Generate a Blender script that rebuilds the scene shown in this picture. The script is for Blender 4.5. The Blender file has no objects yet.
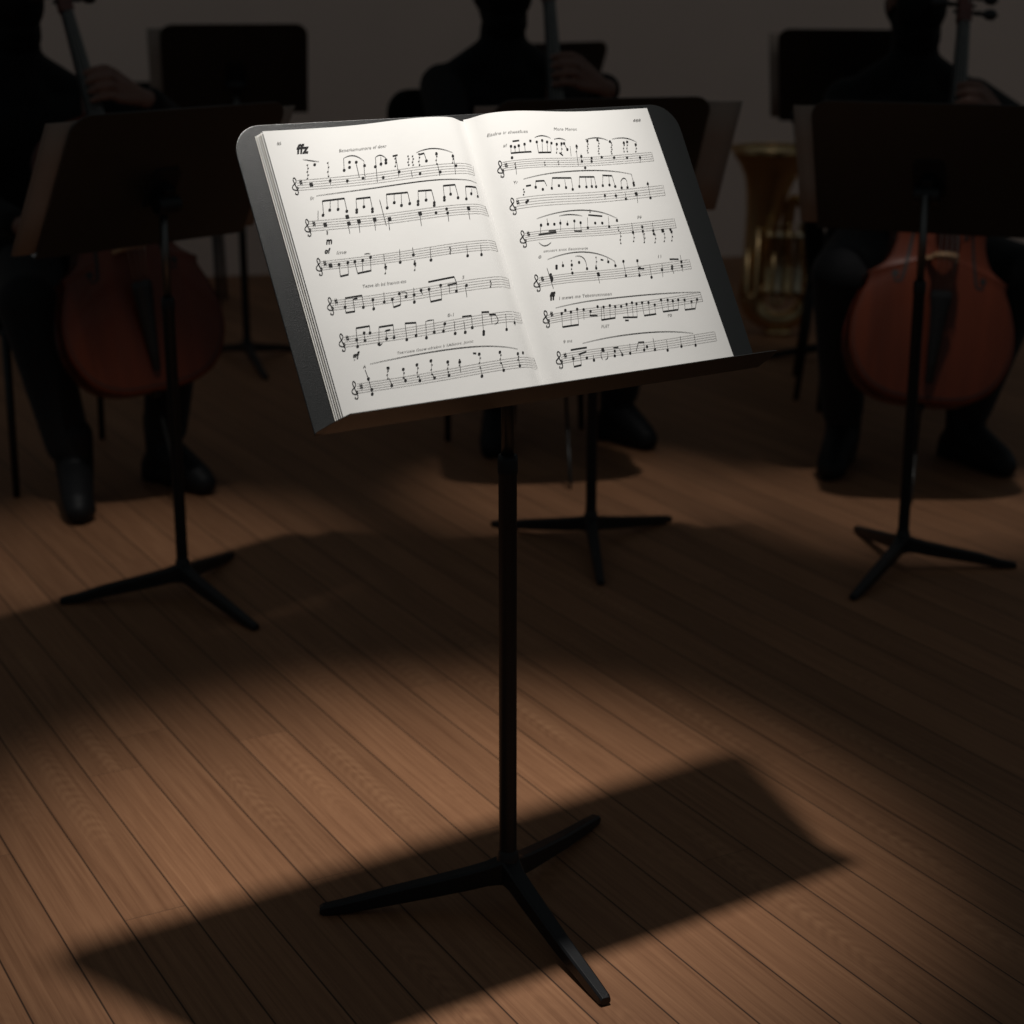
import bpy, bmesh, math, random
from mathutils import Vector as V, Matrix as MX
random.seed(4)
scene = bpy.context.scene
COL = scene.collection

# ------------------------------------------------------------------ helpers
def link(o, parent=None):
    COL.objects.link(o)
    if parent: o.parent = parent
    return o

def tag(o, label=None, cat=None, group=None, kind=None):
    if label: o['label'] = label
    if cat: o['category'] = cat
    if group: o['group'] = group
    if kind: o['kind'] = kind
    return o

def empty(name, loc, label, cat, group=None, mat=None):
    o = bpy.data.objects.new(name, None)
    o.empty_display_size = .05
    link(o)
    if mat is not None: o.matrix_world = mat
    else: o.location = loc
    return tag(o, label, cat, group)

def obj(name, bm, material, parent=None, smooth=True, bevel=0, mx=None, sub=0):
    """link one bmesh as one mesh object"""
    if mx is not None: bm.transform(mx)
    bmesh.ops.recalc_face_normals(bm, faces=bm.faces[:])
    me = bpy.data.meshes.new(name); bm.to_mesh(me); bm.free()
    for m in (material if isinstance(material, (list, tuple)) else [material]): me.materials.append(m)
    for p in me.polygons: p.use_smooth = smooth
    o = link(bpy.data.objects.new(name, me), parent)
    if bevel:
        b = o.modifiers.new('bevel', 'BEVEL'); b.width = bevel; b.segments = 2; b.limit_method = 'ANGLE'; b.angle_limit = .6
    if sub:
        s = o.modifiers.new('sub', 'SUBSURF'); s.levels = sub; s.render_levels = sub
    if smooth and not sub:
        w = o.modifiers.new('wn', 'WEIGHTED_NORMAL') if bevel else None
    return o

def box(bm, c, size, mx=None):
    r = bmesh.ops.create_cube(bm, size=1)['verts']
    m = MX.Translation(V(c)) @ MX.Diagonal((*size, 1))
    if mx is not None: m = mx @ m
    bmesh.ops.transform(bm, matrix=m, verts=r); return r

def frame_for(t, ref=None):
    t = t.normalized()
    a = ref or (V((0, 0, 1)) if abs(t.z) < .9 else V((1, 0, 0)))
    x = a.cross(t).normalized(); return x, t.cross(x).normalized()

def tube(bm, pts, rad, seg=12, cap=True, sx=1.0, sy=1.0, ref=None):
    pts = [V(p) for p in pts]
    if not isinstance(rad, (list, tuple)): rad = [rad] * len(pts)
    rings = []; x = None
    for i, p in enumerate(pts):
        t = (pts[min(i + 1, len(pts) - 1)] - pts[max(i - 1, 0)]).normalized()
        if x is None: x, y = frame_for(t, ref)
        else:
            x = (x - t * x.dot(t)).normalized(); y = t.cross(x).normalized()
        rings.append([bm.verts.new(p + rad[i] * (sx * math.cos(k * 2 * math.pi / seg) * x + sy * math.sin(k * 2 * math.pi / seg) * y)) for k in range(seg)])
    for a, b in zip(rings, rings[1:]):
        for k in range(seg): bm.faces.new((a[k], a[(k + 1) % seg], b[(k + 1) % seg], b[k]))
    if cap:
        bm.faces.new(rings[0][::-1]); bm.faces.new(rings[-1])

def lathe(bm, prof, seg=32, mx=None, cap=True):
    """profile of (radius, z)"""
    rings = []
    for r, z in prof:
        rings.append([bm.verts.new((r * math.cos(k * 2 * math.pi / seg), r * math.sin(k * 2 * math.pi / seg), z)) for k in range(seg)])
    for a, b in zip(rings, rings[1:]):
        for k in range(seg): bm.faces.new((a[k], a[(k + 1) % seg], b[(k + 1) % seg], b[k]))
    if cap:
        bm.faces.new(rings[0][::-1]); bm.faces.new(rings[-1])
    if mx is not None: bmesh.ops.transform(bm, matrix=mx, verts=[v for r in rings for v in r])

def prism(bm, outline, z0, z1, mx=None):
    """outline in (x, y), extruded along z"""
    a = [bm.verts.new((x, y, z0)) for x, y in outline]; b = [bm.verts.new((x, y, z1)) for x, y in outline]
    n = len(a)
    bm.faces.new(a[::-1]); bm.faces.new(b)
    for k in range(n): bm.faces.new((a[k], a[(k + 1) % n], b[(k + 1) % n], b[k]))
    if mx is not None: bmesh.ops.transform(bm, matrix=mx, verts=a + b)

def basis(o, x, y, z):
    m = MX((x, y, z)).transposed().to_4x4(); m.translation = o; return m

def spline(pts, n=8, closed=False):
    """Catmull-Rom through tuples"""
    out = []; N = len(pts)
    rng = range(N) if closed else range(N - 1)
    for i in rng:
        if closed: p = [pts[(i + k) % N] for k in (-1, 0, 1, 2)]
        else: p = [pts[max(0, i - 1)], pts[i], pts[i + 1], pts[min(N - 1, i + 2)]]
        for k in range(n):
            t = k / n
            out.append(tuple(.5 * (2 * b + (c - a) * t + (2 * a - 5 * b + 4 * c - d) * t * t + (3 * b - a - 3 * c + d) * t ** 3) for a, b, c, d in zip(*p)))
    if not closed: out.append(tuple(pts[-1]))
    return out

# ------------------------------------------------------------------ materials
def mat(name, color, rough=.5, metal=0, spec=.5, bump=0, bscale=300, var=0, vscale=8, coat=0, stretch=None, sheen=0):
    m = bpy.data.materials.new(name); m.use_nodes = True
    nt = m.node_tree; N = nt.nodes; b = N['Principled BSDF']
    b.inputs['Base Color'].default_value = (*color, 1); b.inputs['Roughness'].default_value = rough
    b.inputs['Metallic'].default_value = metal; b.inputs['Specular IOR Level'].default_value = spec
    b.inputs['Coat Weight'].default_value = coat; b.inputs['Sheen Weight'].default_value = sheen
    tc = N.new('ShaderNodeTexCoord'); src = tc.outputs['Object']
    if stretch:
        mp = N.new('ShaderNodeMapping'); mp.inputs['Scale'].default_value = stretch
        nt.links.new(src, mp.inputs['Vector']); src = mp.outputs['Vector']
    if var:
        n = N.new('ShaderNodeTexNoise'); n.inputs['Scale'].default_value = vscale; n.inputs['Detail'].default_value = 5
        nt.links.new(src, n.inputs['Vector'])
        r = N.new('ShaderNodeMapRange'); r.inputs['From Min'].default_value = .3; r.inputs['From Max'].default_value = .7
        r.inputs['To Min'].default_value = 1 - var; r.inputs['To Max'].default_value = 1 + var
        nt.links.new(n.outputs['Fac'], r.inputs['Value'])
        x = N.new('ShaderNodeVectorMath'); x.operation = 'SCALE'; x.inputs[0].default_value = color
        nt.links.new(r.outputs['Result'], x.inputs['Scale']); nt.links.new(x.outputs['Vector'], b.inputs['Base Color'])
    if bump:
        n = N.new('ShaderNodeTexNoise'); n.inputs['Scale'].default_value = bscale; n.inputs['Detail'].default_value = 3
        nt.links.new(src, n.inputs['Vector'])
        bp = N.new('ShaderNodeBump'); bp.inputs['Strength'].default_value = bump; bp.inputs['Distance'].default_value = .002
        nt.links.new(n.outputs['Fac'], bp.inputs['Height']); nt.links.new(bp.outputs['Normal'], b.inputs['Normal'])
    return m

M_DESK = mat('powder_coated_metal', (.006, .006, .0056), .37, 0, .95, .22, 900)
M_STEEL = mat('black_steel', (.008, .008, .009), .45, 0, .38, .1, 400)
M_TUBE = mat('dull_chrome', (.16, .155, .15), .4, 1)
M_TUBE_DARK = mat('blackened_steel_tube', (.02, .02, .019), .4, .3)
M_PAPER = mat('music_paper', (.70, .688, .665), .75, 0, .2, .05, 60, .012, 20)
M_PAPER_EDGE = mat('page_edges', (.62, .60, .56), .8, 0, .1)
M_INK = mat('printing_ink', (.016, .015, .015), .7, 0, .2)
M_INK_GREY = mat('small_print_ink', (.16, .155, .15), .8, 0, .1)
M_STAFF = mat('staff_line_ink', (.26, .25, .24), .8, 0, .1)
M_BOOKBACK = mat('buff_paper', (.34, .275, .235), .85, 0, .15, 0, 1, .05, 6)
M_SUIT = mat('black_wool', (.0045, .0045, .005), .85, 0, .2, .3, 500, 0, 1, 0, None, .05)
M_TROUSER = mat('black_trouser_cloth', (.007, .007, .0085), .8, 0, .25, .3, 500, 0, 1, 0, None, .1)
M_SHOE = mat('black_leather', (.008, .008, .009), .58, 0, .28)
M_SKIN = mat('skin', (.18, .098, .075), .55, 0, .35, .15, 220, .08, 25)
M_HAIR = mat('black_hair', (.003, .003, .003), .7, 0, .2, .6, 160, 0, 1, 0, (1, 1, .15))
M_VARNISH = mat('cello_varnish', (.110, .019, .005), .45, 0, .35, .05, 90, .22, 7, .12, (3, 3, .35))
M_RIBWOOD = mat('flamed_maple', (.085, .014, .005), .35, 0, .5, .05, 90, .35, 22, .35, (.4, .4, 2.2))
M_EBONY = mat('ebony', (.010, .0095, .010), .38, 0, .5)
M_PURFLING = mat('dark_inlay', (.01, .006, .005), .6)
M_BRIDGE = mat('pale_maple', (.40, .24, .13), .6)
M_STRING = mat('wound_string', (.35, .34, .32), .35, 1)
M_BRASS = mat('lacquered_brass', (.66, .47, .25), .27, 1, .5, .03, 30, .12, 6)
M_SILVER = mat('valve_plate', (.50, .42, .30), .3, 1)
M_CHAIR = mat('black_chair_metal', (.008, .008, .008), .4, .2)
M_PAD = mat('black_seat_fabric', (.007, .007, .007), .9, 0, .2, .3, 400)
M_RUBBER = mat('black_rubber', (.012, .012, .012), .8)

def floor_material():
    m = bpy.data.materials.new('oak_plank_floor'); m.use_nodes = True
    nt = m.node_tree; N = nt.nodes; L = nt.links; b = N['Principled BSDF']
    def math_(op, a, bb=None, c=None, clamp=False):
        n = N.new('ShaderNodeMath'); n.operation = op; n.use_clamp = clamp
        for i, x in enumerate((a, bb, c)):
            if x is None: continue
            if isinstance(x, (int, float)): n.inputs[i].default_value = x
            else: L.new(x, n.inputs[i])
        return n.outputs[0]
    def comb(x, y, z):
        n = N.new('ShaderNodeCombineXYZ')
        for i, s in enumerate((x, y, z)):
            if isinstance(s, (int, float)): n.inputs[i].default_value = s
            else: L.new(s, n.inputs[i])
        return n.outputs[0]
    def noise(vec, scale, detail=4, rough=.5, dist=0):
        n = N.new('ShaderNodeTexNoise'); n.inputs['Scale'].default_value = scale; n.inputs['Detail'].default_value = detail
        n.inputs['Roughness'].default_value = rough; n.inputs['Distortion'].default_value = dist
        L.new(vec, n.inputs['Vector']); return n.outputs['Fac']
    def white(vec):
        n = N.new('ShaderNodeTexWhiteNoise'); n.noise_dimensions = '3D'; L.new(vec, n.inputs['Vector']); return n.outputs['Value']
    tc = N.new('ShaderNodeTexCoord')
    sx = N.new('ShaderNodeSeparateXYZ'); L.new(tc.outputs['Object'], sx.inputs[0]); X, Y = sx.outputs[0], sx.outputs[1]
    # boards run along (-0.484, 0.875)
    u = math_('ADD', math_('MULTIPLY', X, -.48369), math_('MULTIPLY', Y, .87524))
    v = math_('ADD', math_('MULTIPLY', X, .87524), math_('MULTIPLY', Y, .48369))
    W = .0905; LEN = 2.4
    vs = math_('DIVIDE', math_('SUBTRACT', v, .4375), W)
    row = math_('FLOOR', vs); fv = math_('FRACT', vs)
    off = white(comb(row, 3.1, 7.7))
    us = math_('ADD', math_('DIVIDE', u, LEN), math_('MULTIPLY', off, 5.0))
    seg = math_('FLOOR', us); fu = math_('FRACT', us)
    pid = white(comb(row, seg, 1.3)); pid2 = white(comb(seg, row, 9.1))
    # gaps
    dv = math_('MULTIPLY', math_('MINIMUM', fv, math_('SUBTRACT', 1.0, fv)), W)
    du = math_('ADD', math_('MULTIPLY', math_('MINIMUM', fu, math_('SUBTRACT', 1.0, fu)), LEN * 1.6), .0006)
    gap = math_('MULTIPLY', math_('SMOOTH_MIN', dv, du, .0005), 1 / .0021, clamp=True)
    # grain
    g1 = noise(comb(math_('ADD', math_('MULTIPLY', u, 3.2), math_('MULTIPLY', pid, 37)), math_('MULTIPLY', v, 130), pid2), 1.0, 5, .6, .3)
    fine = noise(comb(math_('MULTIPLY', u, 14), math_('MULTIPLY', v, 700), pid2), 1.0, 3, .6)
    # cathedral figure on some boards: nested arches along the board
    cf = math_('SUBTRACT', fv, math_('ADD', .35, math_('MULTIPLY', pid2, .3)))
    wob = noise(comb(math_('MULTIPLY', u, 7), math_('MULTIPLY', v, 40), pid), 1.0, 3, .5)
    ph = math_('ADD', math_('ADD', math_('MULTIPLY', u, 210), math_('MULTIPLY', math_('MULTIPLY', cf, cf), 95)), math_('MULTIPLY', wob, 11))
    arc = math_('MULTIPLY', math_('ADD', math_('SINE', ph), 1.0), .5)
    patch = noise(comb(math_('MULTIPLY', u, 2.2), row, pid2), 1.0, 1, .4)
    msk = math_('MULTIPLY', math_('MULTIPLY', math_('SUBTRACT', patch, .50), 7.0, clamp=True), math_('MULTIPLY', math_('SUBTRACT', .30, math_('ABSOLUTE', cf)), 4.0, clamp=True))
    val = math_('ADD', math_('ADD', math_('MULTIPLY', g1, .66), math_('MULTIPLY', fine, .26)), math_('MULTIPLY', math_('MULTIPLY', arc, msk), .14))
    ramp = N.new('ShaderNodeValToRGB'); L.new(val, ramp.inputs[0])
    e = ramp.color_ramp.elements
    e[0].position = .22; e[0].color = (.175, .076, .036, 1)
    e[1].position = .78; e[1].color = (.40, .205, .104, 1)
    k = e.new(.5); k.color = (.295, .141, .070, 1)
    tint = N.new('ShaderNodeVectorMath'); tint.operation = 'SCALE'; L.new(ramp.outputs[0], tint.inputs[0])
    L.new(math_('ADD', .86, math_('MULTIPLY', pid2, .26)), tint.inputs['Scale'])
    mixn = N.new('ShaderNodeMix'); mixn.data_type = 'RGBA'; mixn.inputs['A'].default_value = (.010, .006, .004, 1)
    L.new(tint.outputs[0], mixn.inputs['B']); L.new(gap, mixn.inputs['Factor'])
    L.new(mixn.outputs['Result'], b.inputs['Base Color'])
    L.new(math_('ADD', .50, math_('MULTIPLY', g1, .16)), b.inputs['Roughness'])
    b.inputs['Specular IOR Level'].default_value = .28
    bp = N.new('ShaderNodeBump'); bp.inputs['Strength'].default_value = .35; bp.inputs['Distance'].default_value = .0012
    L.new(math_('ADD', gap, math_('MULTIPLY', val, .22)), bp.inputs['Height']); L.new(bp.outputs['Normal'], b.inputs['Normal'])
    return m

# ------------------------------------------------------------------ room
bm = bmesh.new(); box(bm, (0, 4.2, -.05), (14, 11.6, .1))
tag(obj('floor', bm, floor_material(), smooth=False), 'brown oak plank stage floor with long diagonal boards', None, None, 'structure')
M_WALL = mat('painted_plaster', (.90, .71, .615), .9, 0, .2, .1, 40, .03, 2)
wd_ = V((2.31, .55, 0)).normalized()
bm = bmesh.new(); box(bm, (0, .06, 1.75), (13.4, .12, 3.5))
o = obj('wall_back', bm, M_WALL, smooth=False); o.matrix_world = basis(V((0, 8.07, 0)), wd_, V((-wd_.y, wd_.x, 0)), V((0, 0, 1)))
tag(o, 'plain grey beige back wall behind the players', None, None, 'structure')

# ------------------------------------------------------------------ music stand
def plate_basis(base, yaw, tilt, zc, off):
    wd = V((math.cos(yaw), math.sin(yaw), 0)); nh = V((math.sin(yaw), -math.cos(yaw), 0))
    up = math.cos(tilt) * V((0, 0, 1)) - math.sin(tilt) * nh
    return basis(V((base[0], base[1], zc)) + off * nh, wd, up, wd.cross(up))      # x across, y up the desk, z towards the reader

def music_stand(label, base, yaw, tilt, w, h, zc, off, tips, group=None, zsplit=.62, shelf=.046, tube_mat=None, chrome=True):
    root = empty('music_stand', (base[0], base[1], 0), label, 'music stand', group)
    T = MX.Translation((-base[0], -base[1], 0))
    PB = plate_basis(base, yaw, tilt, zc, off); LB = T @ PB
    # desk: rounded upper corners, square lower corners, folded shelf
    r = .040; out = [(-w/2, -h/2), (w/2, -h/2)]
    out += [(w/2 - r + r * math.cos(a), h/2 - r + r * math.sin(a)) for a in [i * math.pi / 16 for i in range(9)]]
    out += [(-w/2 + r - r * math.sin(a), h/2 - r + r * math.cos(a)) for a in [i * math.pi / 16 for i in range(9)]]
    bm = bmesh.new(); prism(bm, out, -.0025, .0)
    obj('desk', bm, M_DESK, root, smooth=False, bevel=.0009, mx=LB)
    prof = [(-h/2, -.0025), (-h/2 + .0015, .012), (-h/2 + .0025, .026), (-h/2 + .0050, shelf), (-h/2 + .0038, shelf + .0012), (-h/2 + .0008, .026), (-h/2 - .0006, .012), (-h/2 - .0016, -.0025)]
    bm = bmesh.new(); secs = []
    for x, k in ((-w/2, .0), (-w/2 + .010, .55), (-w/2 + .026, 1), (w/2 - .016, 1), (w/2 - .002, .97), (w/2 + .0025, .9)):
        secs.append([bm.verts.new((x, y if z < 0 else -h/2 + (y + h/2) * max(k, .12), z if z < 0 else z * max(k, .12))) for y, z in prof])
    for a, b2 in zip(secs, secs[1:]):
        for i in range(len(prof)): bm.faces.new((a[i], a[(i + 1) % len(prof)], b2[(i + 1) % len(prof)], b2[i]))
    bm.faces.new(secs[0]); bm.faces.new(secs[-1][::-1])
    obj('shelf', bm, M_DESK, root, smooth=False, mx=LB)
    # bracket behind the desk
    top = LB @ V((0, -.01, -.03)); zt = top.z - .03
    bm = bmesh.new(); prism(bm, [(-.034, -.065), (.034, -.065), (.034, .012), (.026, .024), (-.026, .024), (-.034, .012)], -.006, -.0026, LB)
    box(bm, (0, -.035, -.016), (.026, .05, .028), LB)
    lathe(bm, [(.0, -.027), (.017, -.027), (.019, -.02), (.019, .02), (.017, .027), (0, .027)], 20, LB @ MX.Translation((0, -.045, -.030)) @ MX.Rotation(math.pi/2, 4, 'Y'), cap=False)
    obj('tilt_bracket', bm, M_STEEL, root, bevel=.001)
    ax = top.x; ay = top.y
    # straight post up to the back of the desk
    nz = PB.to_3x3() @ V((0, 0, 1)); zc_ = zc + (off * 1.0) / max(.2, nz.z) * 0 - .02
    bm = bmesh.new(); tube(bm, [(0, 0, zsplit - .02), (0, 0, zc_ - .03)], .0088, 16)
    obj('inner_tube', bm, M_TUBE if chrome else M_TUBE_DARK, root)
    bm = bmesh.new(); lathe(bm, [(.0125, .045), (.0125, zsplit - .028), (.0134, zsplit - .026), (.0138, zsplit - .022), (.0138, zsplit - .006), (.0128, zsplit), (.0092, zsplit)], 24, cap=False)
    obj('outer_tube', bm, M_STEEL, root)
    # hub and three arched legs
    bm = bmesh.new(); lathe(bm, [(0, .036), (.012, .037), (.017, .046), (.0185, .058), (.0165, .072), (.0145, .085), (.0125, .088)], 24, cap=False)
    obj('hub', bm, M_STEEL, root)
    for dx, dy in tips:
        Ln = math.hypot(dx, dy); ex = V((dx / Ln, dy / Ln, 0)); ey = V((-ex.y, ex.x, 0))
        bm = bmesh.new(); secs = []
        for s, zt_, zb_, hw in ((.004, .078, .037, .0150), (.016, .072, .037, .0138), (.030, .0665, .0355, .0122), (.055, .060, .030, .0118), (.10, .050, .0225, .0114), (.17, .0355, .0115, .0105), (Ln - .035, .0205, .0010, .0090), (Ln - .005, .0150, .0, .0082), (Ln, .0120, .002, .0072)):
            c = ex * s; t = .0028
            ring = [(-hw + t, zt_), (-hw, zt_ - t), (-hw, zb_ + t), (-hw + t, zb_), (hw - t, zb_), (hw, zb_ + t), (hw, zt_ - t), (hw - t, zt_)]
            secs.append([bm.verts.new(c + ey * a + V((0, 0, z))) for a, z in ring])
        for a, b2 in zip(secs, secs[1:]):
            for i in range(8): bm.faces.new((a[i], a[(i + 1) % 8], b2[(i + 1) % 8], b2[i]))
        bm.faces.new(secs[0]); bm.faces.new(secs[-1][::-1])
        obj('leg', bm, M_STEEL, root, smooth=False, bevel=.0006)
    return root, PB

R = math.radians
MAIN, PB0 = music_stand('black music stand in front holding the lit open score', (-.0058, 2.3215), R(33.437), R(30.595), .680, .3947, .9414, .0056,
    [(-.269, -.029), (.128, -.266), (.140, .259)], None, .672, .050, chrome=False)

# ------------------------------------------------------------------ open score on the front stand
US = -.011
def page_h(u):
    x = abs(u - US); return .008 + .011 * math.exp(-((x - .06) / .08) ** 2) - .012 * math.exp(-(x / .018) ** 2)
def page_dv(u, v):
    x = abs(u - US); return .0022 * math.exp(-((x - .07) / .08) ** 2) * max(0, min(1, v / .19))
def on_page(u, v, lift=0):
    return V((u, v + page_dv(u, v), page_h(u) + lift))

SCORE = empty('open_score', None, 'open white music score lying on the front music stand', 'music book', None, PB0)
def leaf(name, u0, u1, v0, v1, dz, dtop, material, skew=0):
    """one sheet of paper; u0 at the spine, u1 at the outer edge"""
    bm = bmesh.new(); nu, nv = 44, 14; g = []
    for i in range(nu + 1):
        col = []
        for j in range(nv + 1):
            t = i / nu; v = v0 + (v1 - v0) * j / nv
            u = u0 + (u1 + skew * (v - v0) / (v1 - v0) - u0) * t
            p = on_page(u, v + dtop * t); p.z = max(.0012, p.z + dz * (1 - math.exp(-abs(u - US) / .02)))
            col.append(bm.verts.new(p))
        g.append(col)
    for a, b in zip(g, g[1:]):
        for j in range(nv): bm.faces.new((a[j], b[j], b[j + 1], a[j + 1]))
    return obj(name, bm, material, SCORE)
for k in range(1, 5):
    leaf('page', US, -.3020 - .0021 * k, -.192, .1845 - .0006 * k, -.0018 * k, 0, M_PAPER if k % 2 else M_PAPER_EDGE)
for k in range(1, 5):
    leaf('page', US, .2986 - .0006 * k, -.192, .188 - .0006 * k, -.0018 * k, 0, M_PAPER if k % 2 else M_PAPER_EDGE, -.0125)
PAGE_L = leaf('page', US, -.3020, -.192, .1850, 0, 0, M_PAPER)
PAGE_R = leaf('page', US, .2986, -.192, .1870, 0, .0015, M_PAPER, -.0125)

DG = None
_glyph = {}
def text_shape(s, italic, bold):
    key = (s, italic, bold)
    if key not in _glyph:
        c = bpy.data.curves.new('txt', 'FONT'); c.body = s; c.size = 1; c.align_x = 'CENTER'; c.align_y = 'CENTER'; c.shear = italic; c.offset = bold; c.resolution_u = 2
        o = bpy.data.objects.new('txt', c); COL.objects.link(o); bpy.context.view_layer.update()
        dg = bpy.context.evaluated_depsgraph_get(); me = o.evaluated_get(dg).to_mesh()
        vs = [tuple(v.co)[:2] for v in me.vertices]; fs = [tuple(p.vertices) for p in me.polygons]
        bpy.data.objects.remove(o); bpy.data.curves.remove(c)
        _glyph[key] = (vs, fs)
    return _glyph[key]

class Ink:
    def __init__(s): s.bm = bmesh.new()
    def v(s, u, v, l=.0005): return s.bm.verts.new(on_page(u, v, l))
    def ribbon(s, pts, w, l=.0005):
        """pts (u, v) in metres; w width or list"""
        n = len(pts); W = w if isinstance(w, list) else [w] * n; row = []
        for i, (x, y) in enumerate(pts):
            a = pts[max(0, i - 1)]; b = pts[min(n - 1, i + 1)]; dx, dy = b[0] - a[0], b[1] - a[1]; d = math.hypot(dx, dy) or 1
            nx, ny = -dy / d * W[i] / 2, dx / d * W[i] / 2
            row.append((s.v(x + nx, y + ny, l), s.v(x - nx, y - ny, l)))
        for a, b in zip(row, row[1:]): s.bm.faces.new((a[0], a[1], b[1], b[0]))
    def disc(s, u, v, a, b, rot=.35, n=9):
        c, q = math.cos(rot), math.sin(rot)
        s.bm.faces.new([s.v(u + a * math.cos(t) * c - b * math.sin(t) * q, v + a * math.cos(t) * q + b * math.sin(t) * c, .0006) for t in [2 * math.pi * k / n for k in range(n)]])
    def rect(s, u, v, a, b):
        s.bm.faces.new([s.v(u + x * a, v + y * b, .0006) for x, y in ((-1, -1), (1, -.9), (1, 1), (-1, .9))])
    def text(s, u, v, width, st, italic=.2, bold=0, hmax=None):
        vs, fs = text_shape(st, italic, bold)
        x0 = min(p[0] for p in vs); x1 = max(p[0] for p in vs); k = width / (x1 - x0)
        ky = k if hmax is None else min(k * 1.3, hmax / (max(p[1] for p in vs) - min(p[1] for p in vs)))
        vv = [s.v(u + (x - (x0 + x1) / 2) * k, v + y * ky, .0006) for x, y in vs]
        for f in fs:
            try: s.bm.faces.new([vv[i] for i in f])
            except ValueError: pass
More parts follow.
